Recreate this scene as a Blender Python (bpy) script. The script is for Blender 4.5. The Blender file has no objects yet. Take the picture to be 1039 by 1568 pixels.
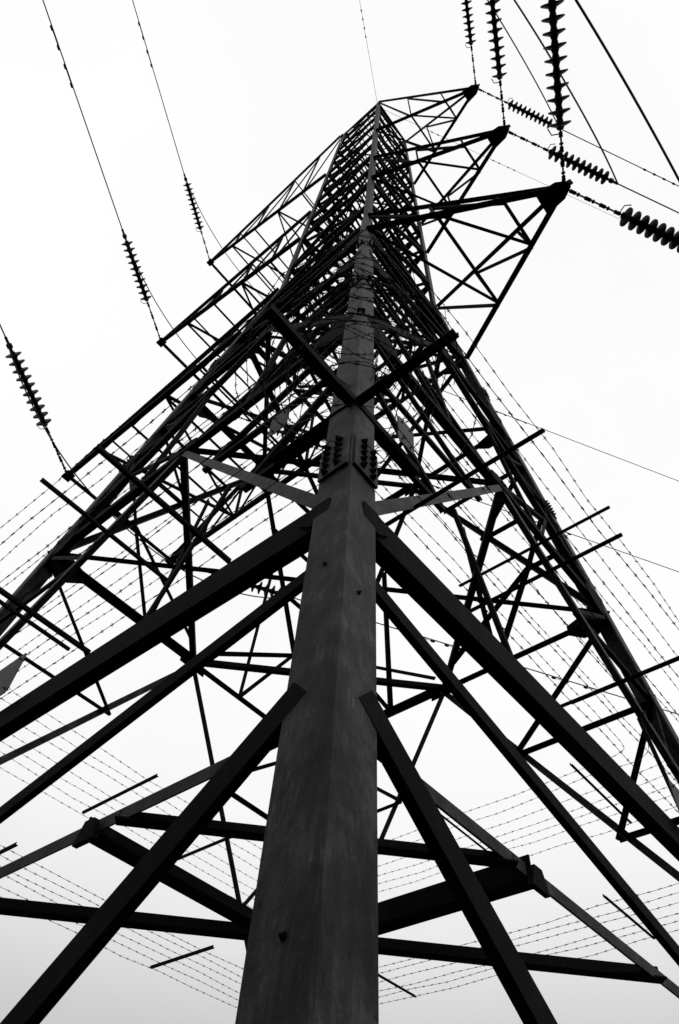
import bpy, math, random, bmesh
from mathutils import Vector, Matrix
random.seed(7)
S=13.0; CH=1.6
def V(x,y,z): return Vector((x*S,y*S,z*S+CH))
def bz(z):
    if z<1.17084: return .22667+(.09333-.22667)*z/1.17084
    if z<2.754: return .09333+(.07667-.09333)*(z-1.17084)/(2.8-1.17084)
    return max(.006,.0771*(1-(z-2.754)/(3.54-2.754)))
SG={'N':(1,-1),'L':(-1,-1),'R':(1,1),'F':(-1,1)}
def leg(n,z):
    b=bz(z); s=SG[n]; return V(s[0]*b,s[1]*b,z)
def fp(face,t,z):
    b=bz(z)
    if face=='NL': return V(t*b,-b,z)
    if face=='FR': return V(t*b,b,z)
    if face=='NR': return V(b,t*b,z)
    if face=='FL': return V(-b,t*b,z)
FN={'NL':Vector((0,1,0)),'FR':Vector((0,-1,0)),'NR':Vector((-1,0,0)),'FL':Vector((1,0,0))}
up=Vector((0,0,1))

# ---------------------------------------------------------------- materials
def mat_steel(name,c0,c1,rough=.6,spec=.35,bump=.35,spots=False,stretch=1.1,streak=False):
    m=bpy.data.materials.new(name); m.use_nodes=True; nt=m.node_tree; N=nt.nodes; Lk=nt.links
    b=N['Principled BSDF']; b.inputs['Roughness'].default_value=rough
    b.inputs['Specular IOR Level'].default_value=spec
    tc=N.new('ShaderNodeTexCoord')
    mp=N.new('ShaderNodeMapping'); mp.inputs['Scale'].default_value=(12,12,stretch)
    Lk.new(tc.outputs['Object'],mp.inputs[0])
    n1=N.new('ShaderNodeTexNoise'); n1.inputs['Scale'].default_value=2.4; n1.inputs['Detail'].default_value=13; n1.inputs['Roughness'].default_value=.72
    Lk.new(mp.outputs[0],n1.inputs[0])
    n2=N.new('ShaderNodeTexNoise'); n2.inputs['Scale'].default_value=90; n2.inputs['Detail'].default_value=6; n2.inputs['Roughness'].default_value=.8
    Lk.new(tc.outputs['Object'],n2.inputs[0])
    n3=N.new('ShaderNodeTexNoise'); n3.inputs['Scale'].default_value=4.3; n3.inputs['Detail'].default_value=8; n3.inputs['Roughness'].default_value=.68
    Lk.new(tc.outputs['Object'],n3.inputs[0])
    mx=N.new('ShaderNodeMix'); mx.data_type='FLOAT'; mx.inputs[0].default_value=.35
    Lk.new(n1.outputs[0],mx.inputs[2]); Lk.new(n2.outputs[0],mx.inputs[3])
    my=N.new('ShaderNodeMix'); my.data_type='FLOAT'; my.inputs[0].default_value=.5
    Lk.new(mx.outputs[0],my.inputs[2]); Lk.new(n3.outputs[0],my.inputs[3])
    r=N.new('ShaderNodeValToRGB'); e=r.color_ramp.elements; e[0].position=.41; e[1].position=.60
    e[0].color=(c0,c0,c0,1); e[1].color=(c1,c1,c1,1)
    cm=c0+(c1-c0)*.3; k=e.new(.51); k.color=(cm,cm,cm,1)
    Lk.new(my.outputs[0],r.inputs[0]); col=r.outputs[0]
    if streak:   # pale run-off scratches, thin and vertical
        ms=N.new('ShaderNodeMapping'); ms.inputs['Scale'].default_value=(55,55,1.6); Lk.new(tc.outputs['Object'],ms.inputs[0])
        ns=N.new('ShaderNodeTexNoise'); ns.inputs['Scale'].default_value=1.3; ns.inputs['Detail'].default_value=5; Lk.new(ms.outputs[0],ns.inputs[0])
        sr=N.new('ShaderNodeMapRange'); sr.inputs[1].default_value=.62; sr.inputs[2].default_value=.74; sr.inputs[3].default_value=1.0; sr.inputs[4].default_value=2.3; Lk.new(ns.outputs[0],sr.inputs[0])
        m0=N.new('ShaderNodeVectorMath'); m0.operation='SCALE'; Lk.new(col,m0.inputs[0]); Lk.new(sr.outputs[0],m0.inputs['Scale']); col=m0.outputs[0]
    if spots:
        vo=N.new('ShaderNodeTexVoronoi'); vo.inputs['Scale'].default_value=16; Lk.new(tc.outputs['Object'],vo.inputs[0])
        vr=N.new('ShaderNodeMapRange'); vr.inputs[1].default_value=.06; vr.inputs[2].default_value=.13; vr.inputs[3].default_value=.25; vr.inputs[4].default_value=1
        Lk.new(vo.outputs['Distance'],vr.inputs[0])
        mm=N.new('ShaderNodeVectorMath'); mm.operation='SCALE'; Lk.new(col,mm.inputs[0]); Lk.new(vr.outputs[0],mm.inputs['Scale']); col=mm.outputs[0]
    Lk.new(col,b.inputs['Base Color'])
    bp=N.new('ShaderNodeBump'); bp.inputs['Strength'].default_value=bump; bp.inputs['Distance'].default_value=.01
    Lk.new(mx.outputs[0],bp.inputs['Height']); Lk.new(bp.outputs[0],b.inputs['Normal'])
    return m
M_leg=mat_steel('weathered_leg_steel',.0035,.042,.62,spec=.08,bump=.7,spots=True,stretch=2.0,streak=True)
M_st=mat_steel('dark_painted_steel',.002,.006,.8,spec=.04)
M_lt=mat_steel('galvanised_steel',.004,.042,.65,spec=.1,stretch=5)
M_wire=mat_steel('wire_steel',.005,.012,.6,spec=.1)
M_ins=mat_steel('insulator_glaze',.002,.004,.5,spec=.05)
M_sign=mat_steel('sign_plate_metal',.02,.06,.6,spec=.15)
M_con=mat_steel('concrete',.22,.35,.9)

class MB:
    def __init__(s): s.v=[]; s.f=[]
    def obj(s,name,mat,parent=None):
        me=bpy.data.meshes.new(name); me.from_pydata([tuple(p) for p in s.v],[],s.f); me.update()
        o=bpy.data.objects.new(name,me); bpy.context.collection.objects.link(o); me.materials.append(mat)
        bm=bmesh.new(); bm.from_mesh(me); bmesh.ops.recalc_face_normals(bm,faces=bm.faces); bm.to_mesh(me); bm.free()
        if parent: o.parent=parent
        return o
    def prism(s,P,Q,sec,a,b):
        n=len(sec); o=len(s.v)
        for E in (P,Q):
            for (x,y) in sec: s.v.append(E+a*x+b*y)
        s.f.append(list(range(o,o+n))[::-1]); s.f.append(list(range(o+n,o+2*n)))
        for i in range(n):
            j=(i+1)%n; s.f.append([o+i,o+j,o+n+j,o+n+i])
    def angle(s,P,Q,w,n2,t=None,flip=1,off=0.0,w2=None):
        t=t or max(.006,w*.1); w2=w2 or w; d=(Q-P).normalized()
        n2=(n2-d*n2.dot(d)).normalized(); n1=d.cross(n2).normalized()*flip
        sec=[(0,0),(w,0),(w,t),(t,t),(t,w2),(0,w2)]
        sec=[(x-w/2,y+off) for x,y in sec]
        s.prism(P,Q,sec,n1,n2)
    def leg(s,P,Q,w,a,b,t):
        d=(Q-P).normalized(); a=(a-d*a.dot(d)).normalized(); b=(b-d*b.dot(d)-a*b.dot(a)).normalized()
        c=t*.35
        s.prism(P,Q,[(c,0),(w-c,0),(w,c),(w,t),(t*1.6,t),(t,t*1.6),(t,w),(c,w),(0,w-c),(0,c)],a,b)
    def tube(s,pts,r,n=4):
        o=len(s.v); k=len(pts)
        for i,p in enumerate(pts):
            d=(pts[min(i+1,k-1)]-pts[max(i-1,0)]).normalized()
            a=d.cross(Vector((0,0,1)) if abs(d.z)<.95 else Vector((1,0,0))).normalized(); b=d.cross(a)
            for j in range(n):
                th=2*math.pi*j/n; s.v.append(p+a*(r*math.cos(th))+b*(r*math.sin(th)))
        for i in range(k-1):
            for j in range(n):
                jj=(j+1)%n; s.f.append([o+i*n+j,o+i*n+jj,o+(i+1)*n+jj,o+(i+1)*n+j])
        s.f.append([o+j for j in range(n)][::-1]); s.f.append([o+(k-1)*n+j for j in range(n)])
    def lathe(s,P,d,prof,n=14):
        d=d.normalized(); a=d.cross(Vector((0,0,1)) if abs(d.z)<.95 else Vector((1,0,0))).normalized(); b=d.cross(a)
        o=len(s.v)
        for (h,r) in prof:
            for j in range(n):
                th=2*math.pi*j/n; s.v.append(P+d*h+a*(r*math.cos(th))+b*(r*math.sin(th)))
        for i in range(len(prof)-1):
            for j in range(n):
                jj=(j+1)%n; s.f.append([o+i*n+j,o+i*n+jj,o+(i+1)*n+jj,o+(i+1)*n+j])
        s.f.append([o+j for j in range(n)][::-1]); s.f.append([o+(len(prof)-1)*n+j for j in range(n)])
    def plate(s,C,a,b,pts,t):
        n=a.cross(b).normalized(); s.prism(C-n*t/2,C+n*t/2,pts,a,b)
    def bolt(s,P,n,r=.017,h=.016):
        s.lathe(P-n*.004,n,[(0,r*1.35),(.006,r*1.35),(.0061,r),(h,r),(h+.006,r*.55),(h+.014,r*.5)],6)

pylon=bpy.data.objects.new('electricity_pylon',None); bpy.context.collection.objects.link(pylon)

# ---------------------------------------------------------------- legs
legs=MB()
ZB=-.16
for n,(sx,sy) in SG.items():
    a=Vector((-sx,0,0)); b=Vector((0,-sy,0))
    for z0,z1,w in ((ZB,.208,.19),(.208,.766,.185),(.766,1.17,.17),(1.17,2.754,.135),(2.754,3.53,.08)):
        legs.leg(leg(n,z0),leg(n,z1),w,a,b,w*.11)
legs.obj('legs',M_leg,pylon)

br=MB(); heavy=MB(); lt=MB(); gus=MB(); dg=MB()
for f in FN:
    n=FN[f]; near=f in('NL','NR'); ns=1 if f=='NL' else -1
    for s in (-1,1):
        if near:
            heavy.angle(fp(f,s*.985,.1835),fp(f,0,.1835),.165,n,flip=s,off=.012)
            heavy.angle(fp(f,s*.97,.160),fp(f,0,.104),.065,n,flip=s,off=.06)
        lt.angle(fp(f,s*.98,.0915),fp(f,0,.0915),.045,n,flip=s,off=.05)
        if near and s==ns:
            heavy.angle(fp(f,s*.955,.0995),fp(f,0,-.09),.085,n,flip=s,off=-.004)
        else:
            heavy.angle(fp(f,s*.97,-.02),fp(f,s*.5,-.12),.07,n,flip=s,off=.012)
        lt.angle(fp(f,s*.95,.188),fp(f,0,.452),.07,n,flip=s,off=.02)
        heavy.angle(fp(f,s*.98,.455),fp(f,0,.455),.085,n,off=.012)
        def K(t,z0=.186,z1=.452): return (s*.95*(1-t), z0+(z1-z0)*t)
        def FP(tz): return fp(f,tz[0],tz[1])
        for t in (.33,.66):
            p=K(t); br.angle(FP(p),fp(f,s*.98,p[1]),.045,n,off=.03)
        br.angle(FP(K(.33)),fp(f,s*.98,K(.66)[1]),.045,n,off=.03)
        br.angle(FP(K(.66)),fp(f,s*.98,.45),.045,n,off=.03)
        if near: br.angle(FP(K(.42)),fp(f,s*.45,.19),.03,n,off=.05)
        heavy.angle(fp(f,s*.97,.462),fp(f,0,.760),.09,n,flip=s,off=.012)
        heavy.angle(fp(f,s*.98,.765),fp(f,0,.765),.085,n,off=.012)
        def K2(t): return fp(f,s*.97*(1-t),.462+.298*t)
        q=fp(f,s*.36,.455)
        br.angle(q,K2(.27),.055,n,off=.03); br.angle(q,K2(.62),.055,n,off=.03)
        br.angle(fp(f,s*.04,.47),K2(.27),.05,n,off=.04)
        for t in (.27,.5,.75):
            br.angle(K2(t),fp(f,s*.98,.462+.298*t),.05,n,off=.03)
        br.angle(K2(.27),fp(f,s*.98,.462+.298*.5),.05,n,off=.03)
        br.angle(K2(.5),fp(f,s*.98,.462+.298*.75),.05,n,off=.03)
        heavy.angle(fp(f,s*.97,.77),fp(f,-s*.97,.962),.085,n,flip=s,off=.012+.05*(s>0))
        heavy.angle(fp(f,s*.98,.966),fp(f,0,.966),.09,n,off=.012)
    for (t,z,w,h) in ((0,.455,.4,.16),(0,.765,.4,.2)):
        C=fp(f,t,z)+n*.004
        a=up.cross(n)
        dg.plate(C,a,up,[(-w/2,-h/2),(w/2,-h/2),(w/2,h*.2),(w*.2,h/2),(-w*.2,h/2),(-w/2,h*.2)],.012)
    lv=[.966,1.10,1.27,1.462,1.60,1.76,1.92,2.079,2.26,2.42,2.59,2.754]
    for i in range(len(lv)-1):
        z0,z1=lv[i],lv[i+1]; zm=(z0+z1)/2
        wv=.08 if i<7 else .065
        br.angle(fp(f,-.98,z0),fp(f,.98,z1),wv,n,off=.01)
        br.angle(fp(f,.98,z0),fp(f,-.98,z1),wv,n,off=.1)
        br.angle(fp(f,-.98,z1),fp(f,.98,z1),.07,n,off=.01)
        if i in (0,1,2,5):
            br.angle(fp(f,0,z0),fp(f,.5,zm+.01),.045,n,off=.13); br.angle(fp(f,0,z0),fp(f,-.5,zm+.01),.045,n,off=.13)
    pk=[2.754,2.93,3.09,3.24,3.38]
    for i in range(len(pk)-1):
        s=1 if i%2 else -1
        br.angle(fp(f,-s,pk[i]),fp(f,s,pk[i+1]),.05,n,off=.005)
        br.angle(fp(f,-1,pk[i+1]),fp(f,1,pk[i+1]),.045,n,off=.005)
z=.0885; b=bz(z)-.003
heavy.angle(V(.135,-b,z),V(.135,-.128,z),.075,up)
heavy.angle(V(b,-.133,z),V(.131,-.133,z),.075,up,off=.01)
br.angle(V(.145,-b,z-.001),V(b,-.143,z-.001),.05,up,off=.02)
heavy.angle(V(.062,-b,z-.001),V(b,-.06,z-.001),.06,up,off=.03)
for P,a in ((V(.134,-b,z),Vector((1,0,0))),(V(b,-.133,z),Vector((0,1,0)))):
    dg.plate(P+up*.01,a,up,[(-.055,-.03),(.055,-.03),(.025,.045),(-.025,.045)],.02)
for z,w in ((.455,.07),(.765,.065),(.966,.06),(1.462,.05),(2.079,.05)):
    b=bz(z)
    M=[V(0,-b,z),V(b,0,z),V(0,b,z),V(-b,0,z)]
    for i in range(4): br.angle(M[i],M[(i+1)%4],w,up)
    if z in (.455,.966): br.angle(V(-b,-b,z),V(b,b,z),w,up,off=.02); br.angle(V(b,-b,z),V(-b,b,z),w,up,off=.09)

bolts=MB()
for n,(sx,sy) in SG.items():
    for z,w,h in ((.183,.17,.13),(.455,.42,.34),(.765,.42,.4),(.966,.4,.45)):
        P=leg(n,z)
        for a,nn in ((Vector((-sx,0,0)),Vector((0,-sy,0))),(Vector((0,-sy,0)),Vector((-sx,0,0)))):
            dg.plate(P+nn*(.008 if z>.2 else .003)+a*.1,a,up,[(0,-h/2),(w*.6,-h/2),(w,-h*.1),(w,h*.3),(w*.5,h/2),(0,h/2)],.012)
    for zs,hl in ((.222,.36),(.60,.3),(.85,.3)):
        P0=leg(n,zs-hl/2/S); P1=leg(n,zs+hl/2/S)
        d=(P1-P0).normalized()
        for a,o in ((Vector((-sx,0,0)),Vector((0,sy,0))),(Vector((0,-sy,0)),Vector((sx,0,0)))):
            a=(a-d*a.dot(d)).normalized(); o=(o-d*o.dot(d)-a*o.dot(a)).normalized()
            C=(P0+P1)/2+o*.009
            gus.plate(C,a,d,[(.012,-hl/2),(.18,-hl/2),(.18,hl/2),(.012,hl/2)],.014)
            for i in range(5):
                for j,x in enumerate((.065,.135)):
                    bolts.bolt(P0+d*(hl*(.1+.2*i)+(.0 if j else .02))+a*x+o*.016,o,.016,.018)
    for z in (.147,.045,-.02):
        for j,(a,o) in enumerate(((Vector((-sx,0,0)),Vector((0,sy,0))),(Vector((0,-sy,0)),Vector((sx,0,0))))):
            P=leg(n,z-.012*j)
            bolts.bolt(P+a*.085+o*.001,o,.007,.002)
br.obj('bracing',M_st,pylon); heavy.obj('main_bracing',M_st,pylon); lt.obj('light_bracing',M_lt,pylon)
gus.obj('splice_plates',M_leg,pylon); dg.obj('gusset_plates',M_st,pylon); bolts.obj('bolts',M_st,pylon)

# ---------------------------------------------------------------- crossarms
arm=MB()
levels=[.966,1.462,2.079]; XR=[.340,.329,.338]; XL=[.526,.481,.504]; W=.118
HT=[.20,.22,.66]
TR=[];TLn=[];TLf=[]
def lerp(a,b,t): return a+(b-a)*t
for i,z in enumerate(levels):
    h=HT[i]; b=bz(z); bt=bz(z+h)
    T=V(XR[i],0,z); TR.append(T)
    B=[V(b,-b,z),V(b,b,z)]; U=[V(bt,-bt,z+h),V(bt,bt,z+h)]
    for P in B: arm.angle(P,T,.10,up)
    for P in U: arm.angle(P,T+up*.1,.085,up)
    ts=[.36,.70]
    prev=[B[0],B[1]]
    for k,t in enumerate(ts):
        p0=lerp(B[0],T,t);p1=lerp(B[1],T,t);q0=lerp(U[0],T,t);q1=lerp(U[1],T,t)
        arm.angle(p0,p1,.06,up); arm.angle(q0,p0,.05,Vector((0,1,0))); arm.angle(q1,p1,.05,Vector((0,1,0)))
        arm.angle(prev[0],p1,.055,up,off=.02)
        pr=([U[0],U[1]] if k==0 else [lerp(U[0],T,ts[k-1]),lerp(U[1],T,ts[k-1])])
        arm.angle(pr[0],p0,.05,Vector((0,1,0)),off=.02); arm.angle(pr[1],p1,.05,Vector((0,1,0)),off=.02)
        prev=[p0,p1]
    arm.plate(T+Vector((-.12,0,.03)),Vector((1,0,0)),Vector((0,1,0)),[(-.3,-.2),(.05,-.16),(.22,-.05),(.22,.05),(.05,.16),(-.3,.2)],.03)
    arm.plate(T+Vector((-.05,0,.08)),Vector((1,0,0)),up,[(-.25,-.12),(.2,-.12),(.2,.1),(-.25,.2)],.03)
    x=-XL[i]; T0=V(x,-W,z); T1=V(x,W,z); TLn.append(T0); TLf.append(T1)
    B=[V(-b,-b,z),V(-b,b,z)]; U=[V(-bt,-bt,z+h),V(-bt,bt,z+h)]; TT=[T0,T1]
    arm.angle(T0,T1,.10,up)
    for P,Q in zip(B,TT): arm.angle(P,Q,.10,up)
    for P,Q in zip(U,TT): arm.angle(P,Q+up*.1,.085,up)
    ts=[.2,.4,.6,.8]
    for k,t in enumerate(ts):
        p=[lerp(B[j],TT[j],t) for j in (0,1)]; q=[lerp(U[j],TT[j],t) for j in (0,1)]
        t0=0 if k==0 else ts[k-1]
        pp=[lerp(B[j],TT[j],t0) for j in (0,1)]; qq=[lerp(U[j],TT[j],t0) for j in (0,1)]
        arm.angle(p[0],p[1],.06,up); arm.angle(pp[k%2],p[(k+1)%2],.055,up,off=.02)
        for j in (0,1):
            arm.angle(p[j],q[j],.05,Vector((0,1,0))); arm.angle(qq[j],p[j],.05,Vector((0,1,0)),off=.02)
        if k%2: arm.angle(q[0],q[1],.05,up)
    for Q in TT: arm.plate(Q,Vector((1,0,0)),Vector((0,1,0)),[(-.12,-.1),(.12,-.1),(.12,.1),(-.12,.1)],.05)
arm.obj('crossarms',M_st,pylon)

def rot(y,p,o):
    d=Vector((math.cos(p)*math.cos(y),math.cos(p)*math.sin(y),math.sin(p)))
    r0=Vector((math.sin(y),-math.cos(y),0)); u0=r0.cross(d)
    return r0*math.cos(o)+u0*math.sin(o), -r0*math.sin(o)+u0*math.cos(o), d
rr,uu,dd=rot(2.33953,.92828,.09476)
UN=-(rr*.47-uu*1.845+dd).normalized()   # line direction, first span
UP=(rr*4.60-uu*1.536+dd).normalized()    # line direction, second span

# ---------------------------------------------------------------- insulators / conductors
def insulator(P,d,link=1.15,nd=10,pitch=.165,R=.16):
    mb=MB()
    k=7; s=link/k
    for j in range(k):
        a=d.cross(up).normalized()
        if j%2: a=a.cross(d)
        mb.tube([P+d*(s*j-.01),P+d*(s*j+s+.01)],.016,5)
        mb.plate(P+d*(s*j+s/2),d,a,[(-s*.35,-.03),(s*.35,-.03),(s*.35,.03),(-s*.35,.03)],.012)
        mb.lathe(P+d*(s*j),d,[(0,.012),(.01,.034),(.035,.034),(.045,.012)],8)
    P1=P+d*link
    prof=[(0,.03)]
    for j in range(nd):
        h=j*pitch
        prof+=[(h+.01,.05),(h+.045,.065),(h+.07,R*.8),(h+.085,R),(h+.105,R),(h+.11,R*.85),(h+.112,.06),(h+pitch-.008,.045)]
    mb.lathe(P1,d,prof,18)
    E=P1+d*(nd*pitch)
    a=d.cross(up).normalized()
    mb.tube([P1-d*.05,P1+a*.14-d*.04,P1+a*.19+d*.06],.010,4)
    mb.tube([E,E+d*.3],.032,6); mb.lathe(E+d*.05,d,[(0,.03),(.02,.06),(.1,.06),(.12,.03)],8)
    mb.obj('insulator_string',M_ins)
    return E+d*.3
wires=MB()
def conductor(P,d,L=260,r=.016,damp=True):
    wires.tube([P+d*(L*i/30) for i in range(31)],r,6)
    if damp:
        for s in (3.6,4.4,7.6,8.6):
            C=P+d*s-up*.05
            wires.tube([C-d*.2,C+d*.2],.009,4)
            for e in (-1,1): wires.lathe(C+d*(.2*e)-d*.06,d,[(0,.02),(.02,.034),(.1,.034),(.12,.02)],6)
            wires.tube([C,C+up*.05],.012,4)
def jumper(A,B,sag,r=.019,side=Vector((0,0,0))):
    pts=[]
    for i in range(33):
        t=i/32; k=(1-abs(2*t-1)**2.2)
        pts.append(A.lerp(B,t)-up*sag*k+side*k)
    wires.tube(pts,r,6)
for i in range(3):
    e0=insulator(TR[i]+UN*.1,UN,link=(.75,.95,1.1)[i],nd=11,pitch=.175,R=.17); e1=insulator(TR[i]+UP*.1,UP,link=(1.0,1.1,1.1)[i])
    conductor(e0,UN); conductor(e1,UP); jumper(e0,e1,(.5,1.1,1.2)[i])
    e0=insulator(TLn[i],UN,link=1.2); e1=insulator(TLf[i],UP)
    conductor(e0,UN); conductor(e1,UP); jumper(e0,e1,1.7,r=.014,side=Vector((-.3,0,0)))
AP=V(0,0,3.53)
conductor(AP,UN,r=.010); conductor(AP,UP,r=.010)
wires.obj('power_lines',M_wire)

# ---------------------------------------------------------------- anti-climbing guard
gd=MB(); rods=MB()
def barbed(pts,r=.0024,sp=.10):
    gd.tube(pts,r,3)
    acc=0
    for i in range(len(pts)-1):
        a,b=pts[i],pts[i+1]; L=(b-a).length; s=sp-acc
        while s<L:
            P=a+(b-a)*(s/L); d=(b-a).normalized()
            q=Vector((random.uniform(-1,1),random.uniform(-1,1),random.uniform(-1,1)))
            q=(q-d*q.dot(d)).normalized()
            gd.tube([P-q*.012-d*.004,P+q*.012+d*.004],.0022,3)
            gd.tube([P-d*.016,P+d*.016],.0045,3)
            s+=sp*random.uniform(.9,1.1)
        acc=L-(s-sp)
def ringpts(r,z,rc=.03):
    pts=[]
    for (sx,sy),a0 in zip([(1,-1),(1,1),(-1,1),(-1,-1)],[-90,0,90,180]):
        cx,cy=sx*(r-rc),sy*(r-rc)
        for k in range(6):
            a=math.radians(a0+90*k/5); pts.append(V(cx+rc*math.cos(a),cy+rc*math.sin(a),z))
    pts.append(pts[0]); out=[]
    for i in range(len(pts)-1):
        a,b=pts[i],pts[i+1]; n=max(1,int((b-a).length/.5)); sg=random.uniform(.0,.05)
        for k in range(n):
            p=a.lerp(b,k/n); out.append(p+Vector((random.gauss(0,.007),random.gauss(0,.007),random.gauss(0,.007)-(sg*4*(k/n)*(1-k/n) if n>3 else 0))))
    out.append(out[0].copy())
    return out
for z,r0,r1,nw in ((.315,.160,.243,7),(.235,.190,.252,6)):
    for k in range(nw):
        barbed(ringpts(r0+(r1-r0)*k/(nw-1),z,.012+.02*k/nw))
RODS={'NL':((.235,.115),(.235,.014),(.315,.012),(.315,-.09),(.235,-.12)),
      'NR':((.235,-.157),(.235,-.094),(.235,-.01),(.315,-.045),(.315,.09),(.235,.12)),
      'FL':((.315,-.017),(.315,.083),(.235,.097),(.235,-.09)),
      'FR':((.315,0),(.315,.118),(.235,.108),(.235,-.103))}
for f,L in RODS.items():
    for z,t in L:
        r0,r1=(.152,.249) if z>.3 else (.182,.258)
        P,Q={'NL':(V(t,-r0,z),V(t,-r1,z)),'FR':(V(t,r0,z),V(t,r1,z)),'NR':(V(r0,t,z),V(r1,t,z)),'FL':(V(-r0,t,z),V(-r1,t,z))}[f]
        rods.angle(P,Q,.026,up)
for n,(sx,sy) in SG.items():
    z=.272;b=.194
    rods.angle(V(sx*b,sy*.149,z),V(sx*b,sy*.249,z),.06,up); rods.angle(V(sx*.145,sy*b,z),V(sx*.247,sy*b,z),.06,up,off=.03)
    if n!='N': continue
    for k in range(40):
        z0=random.uniform(.29,.62); rad=random.uniform(.014,.05); cx=sx*bz(z0)+random.uniform(-.02,.008); cy=sy*bz(z0)+random.uniform(-.008,.02)
        tl=random.uniform(-.03,.03); ph=random.uniform(0,6); pts=[]
        for j in range(26):
            a=ph+j/25*random.uniform(4.9,5.3); pts.append(V(cx+rad*math.cos(a),cy+rad*math.sin(a),z0+tl*math.cos(a+ph)+.008*math.sin(3*a)))
        barbed(pts,.0030,.07)
guard=bpy.data.objects.new('barbed_wire_guard',None); bpy.context.collection.objects.link(guard)
gd.obj('barbed_wire',M_wire,guard); rods.obj('guard_brackets',M_st,guard)

# ---------------------------------------------------------------- sign plates
def sign(C,a,w,h):
    mb=MB(); mb.plate(C,a,up,[(-w/2,-h/2+.02),(-w/2+.02,-h/2),(w/2-.02,-h/2),(w/2,-h/2+.02),(w/2,h/2-.02),(w/2-.02,h/2),(-w/2+.02,h/2),(-w/2,h/2-.02)],.006)
    n=a.cross(up)
    for x in (-w/2+.04,w/2-.04):
        for y in (-h/2+.04,h/2-.04): mb.bolt(C+a*x+up*y+n*.004,n,.008,.006); mb.bolt(C+a*x+up*y-n*.004,-n,.008,.006)
    mb.obj('danger_sign',M_sign)
sign(V(.004,-.2105,.203),Vector((1,0,0)),.32,.30)
sign(V(.2105,.046,.197),Vector((0,1,0)),.32,.28)
sign(V(.199,-.163,.285),Vector((0,1,0)),.16,.28)
sign(V(.150,-.199,.300),Vector((1,0,0)),.16,.24)

# ---------------------------------------------------------------- ground
me=bpy.data.meshes.new('ground'); s=3000; me.from_pydata([(-s,-s,0),(s,-s,0),(s,s,0),(-s,s,0)],[],[(0,1,2,3)])
o=bpy.data.objects.new('ground',me); bpy.context.collection.objects.link(o)
m=bpy.data.materials.new('grass_ground'); m.use_nodes=True; nt=m.node_tree; b=nt.nodes['Principled BSDF']; b.inputs['Roughness'].default_value=.95; b.inputs['Specular IOR Level'].default_value=.1
n=nt.nodes.new('ShaderNodeTexNoise'); n.inputs['Scale'].default_value=.8; n.inputs['Detail'].default_value=12
tc=nt.nodes.new('ShaderNodeTexCoord'); nt.links.new(tc.outputs['Object'],n.inputs[0])
r=nt.nodes.new('ShaderNodeValToRGB'); r.color_ramp.elements[0].color=(.02,.02,.02,1); r.color_ramp.elements[1].color=(.06,.06,.06,1)
nt.links.new(n.outputs[0],r.inputs[0]); nt.links.new(r.outputs[0],b.inputs['Base Color']); me.materials.append(m)
ft=MB()
for n in SG:
    P=leg(n,ZB)
    ft.lathe(Vector((P.x,P.y,-.2)),up,[(0,.6),(.55,.45),(.56,.40)],20)
ft.obj('footings',M_con,pylon)

# ---------------------------------------------------------------- sky
w=bpy.data.worlds.new('World'); bpy.context.scene.world=w; w.use_nodes=True; nt=w.node_tree; N=nt.nodes; Lk=nt.links
bg=N['Background']
sk=N.new('ShaderNodeTexSky'); sk.sky_type='NISHITA'; sk.sun_disc=False; sk.sun_elevation=math.radians(42); sk.sun_rotation=math.radians(96); sk.dust_density=4
bw=N.new('ShaderNodeRGBToBW'); Lk.new(sk.outputs[0],bw.inputs[0])
tc=N.new('ShaderNodeTexCoord'); sp=N.new('ShaderNodeSeparateXYZ'); Lk.new(tc.outputs['Generated'],sp.inputs[0])
rp=N.new('ShaderNodeValToRGB'); els=rp.color_ramp.elements
els[0].position=0; els[0].color=(.38,.38,.38,1); els[1].position=1; els[1].color=(.985,.985,.985,1)
for p,c in ((.28,.60),(.38,.81),(.48,.93),(.62,.985)):
    e=els.new(p); e.color=(c,c,c,1)
Lk.new(sp.outputs[2],rp.inputs[0])
no=N.new('ShaderNodeTexNoise'); no.inputs['Scale'].default_value=1.6; no.inputs['Detail'].default_value=5; Lk.new(tc.outputs['Generated'],no.inputs[0])
mr=N.new('ShaderNodeMapRange'); mr.inputs[1].default_value=.3; mr.inputs[2].default_value=.7; mr.inputs[3].default_value=.96; mr.inputs[4].default_value=1.03; Lk.new(no.outputs[0],mr.inputs[0])
m1=N.new('ShaderNodeMath'); m1.operation='MULTIPLY'; Lk.new(rp.outputs[0],m1.inputs[0]); Lk.new(mr.outputs[0],m1.inputs[1])
m2=N.new('ShaderNodeMath'); m2.operation='MULTIPLY'; m2.inputs[1].default_value=.006; Lk.new(bw.outputs[0],m2.inputs[0])
m3=N.new('ShaderNodeMath'); m3.operation='ADD'; Lk.new(m1.outputs[0],m3.inputs[0]); Lk.new(m2.outputs[0],m3.inputs[1])
Lk.new(m3.outputs[0],bg.inputs['Color']); bg.inputs['Strength'].default_value=1.0
sl=bpy.data.lights.new('sun','SUN'); sl.energy=1.3; sl.angle=math.radians(25); sl.color=(1,.99,.97)
so=bpy.data.objects.new('sun',sl); bpy.context.collection.objects.link(so)
so.rotation_euler=Vector((-.95,-.1,-.85)).to_track_quat('-Z','Y').to_euler()

cam=bpy.data.cameras.new('camera'); cam.sensor_fit='VERTICAL'; cam.sensor_height=36; cam.lens=1078.5/1568*36; cam.clip_end=6000; cam.clip_start=.02
co=bpy.data.objects.new('camera',cam); bpy.context.collection.objects.link(co)
M=Matrix((rr,uu,-dd)).transposed().to_4x4(); M.translation=V(.29444,-.30055,0); co.matrix_world=M
sc=bpy.context.scene; sc.camera=co
sc.view_settings.view_transform='Standard'; sc.view_settings.look='None'; sc.view_settings.exposure=0
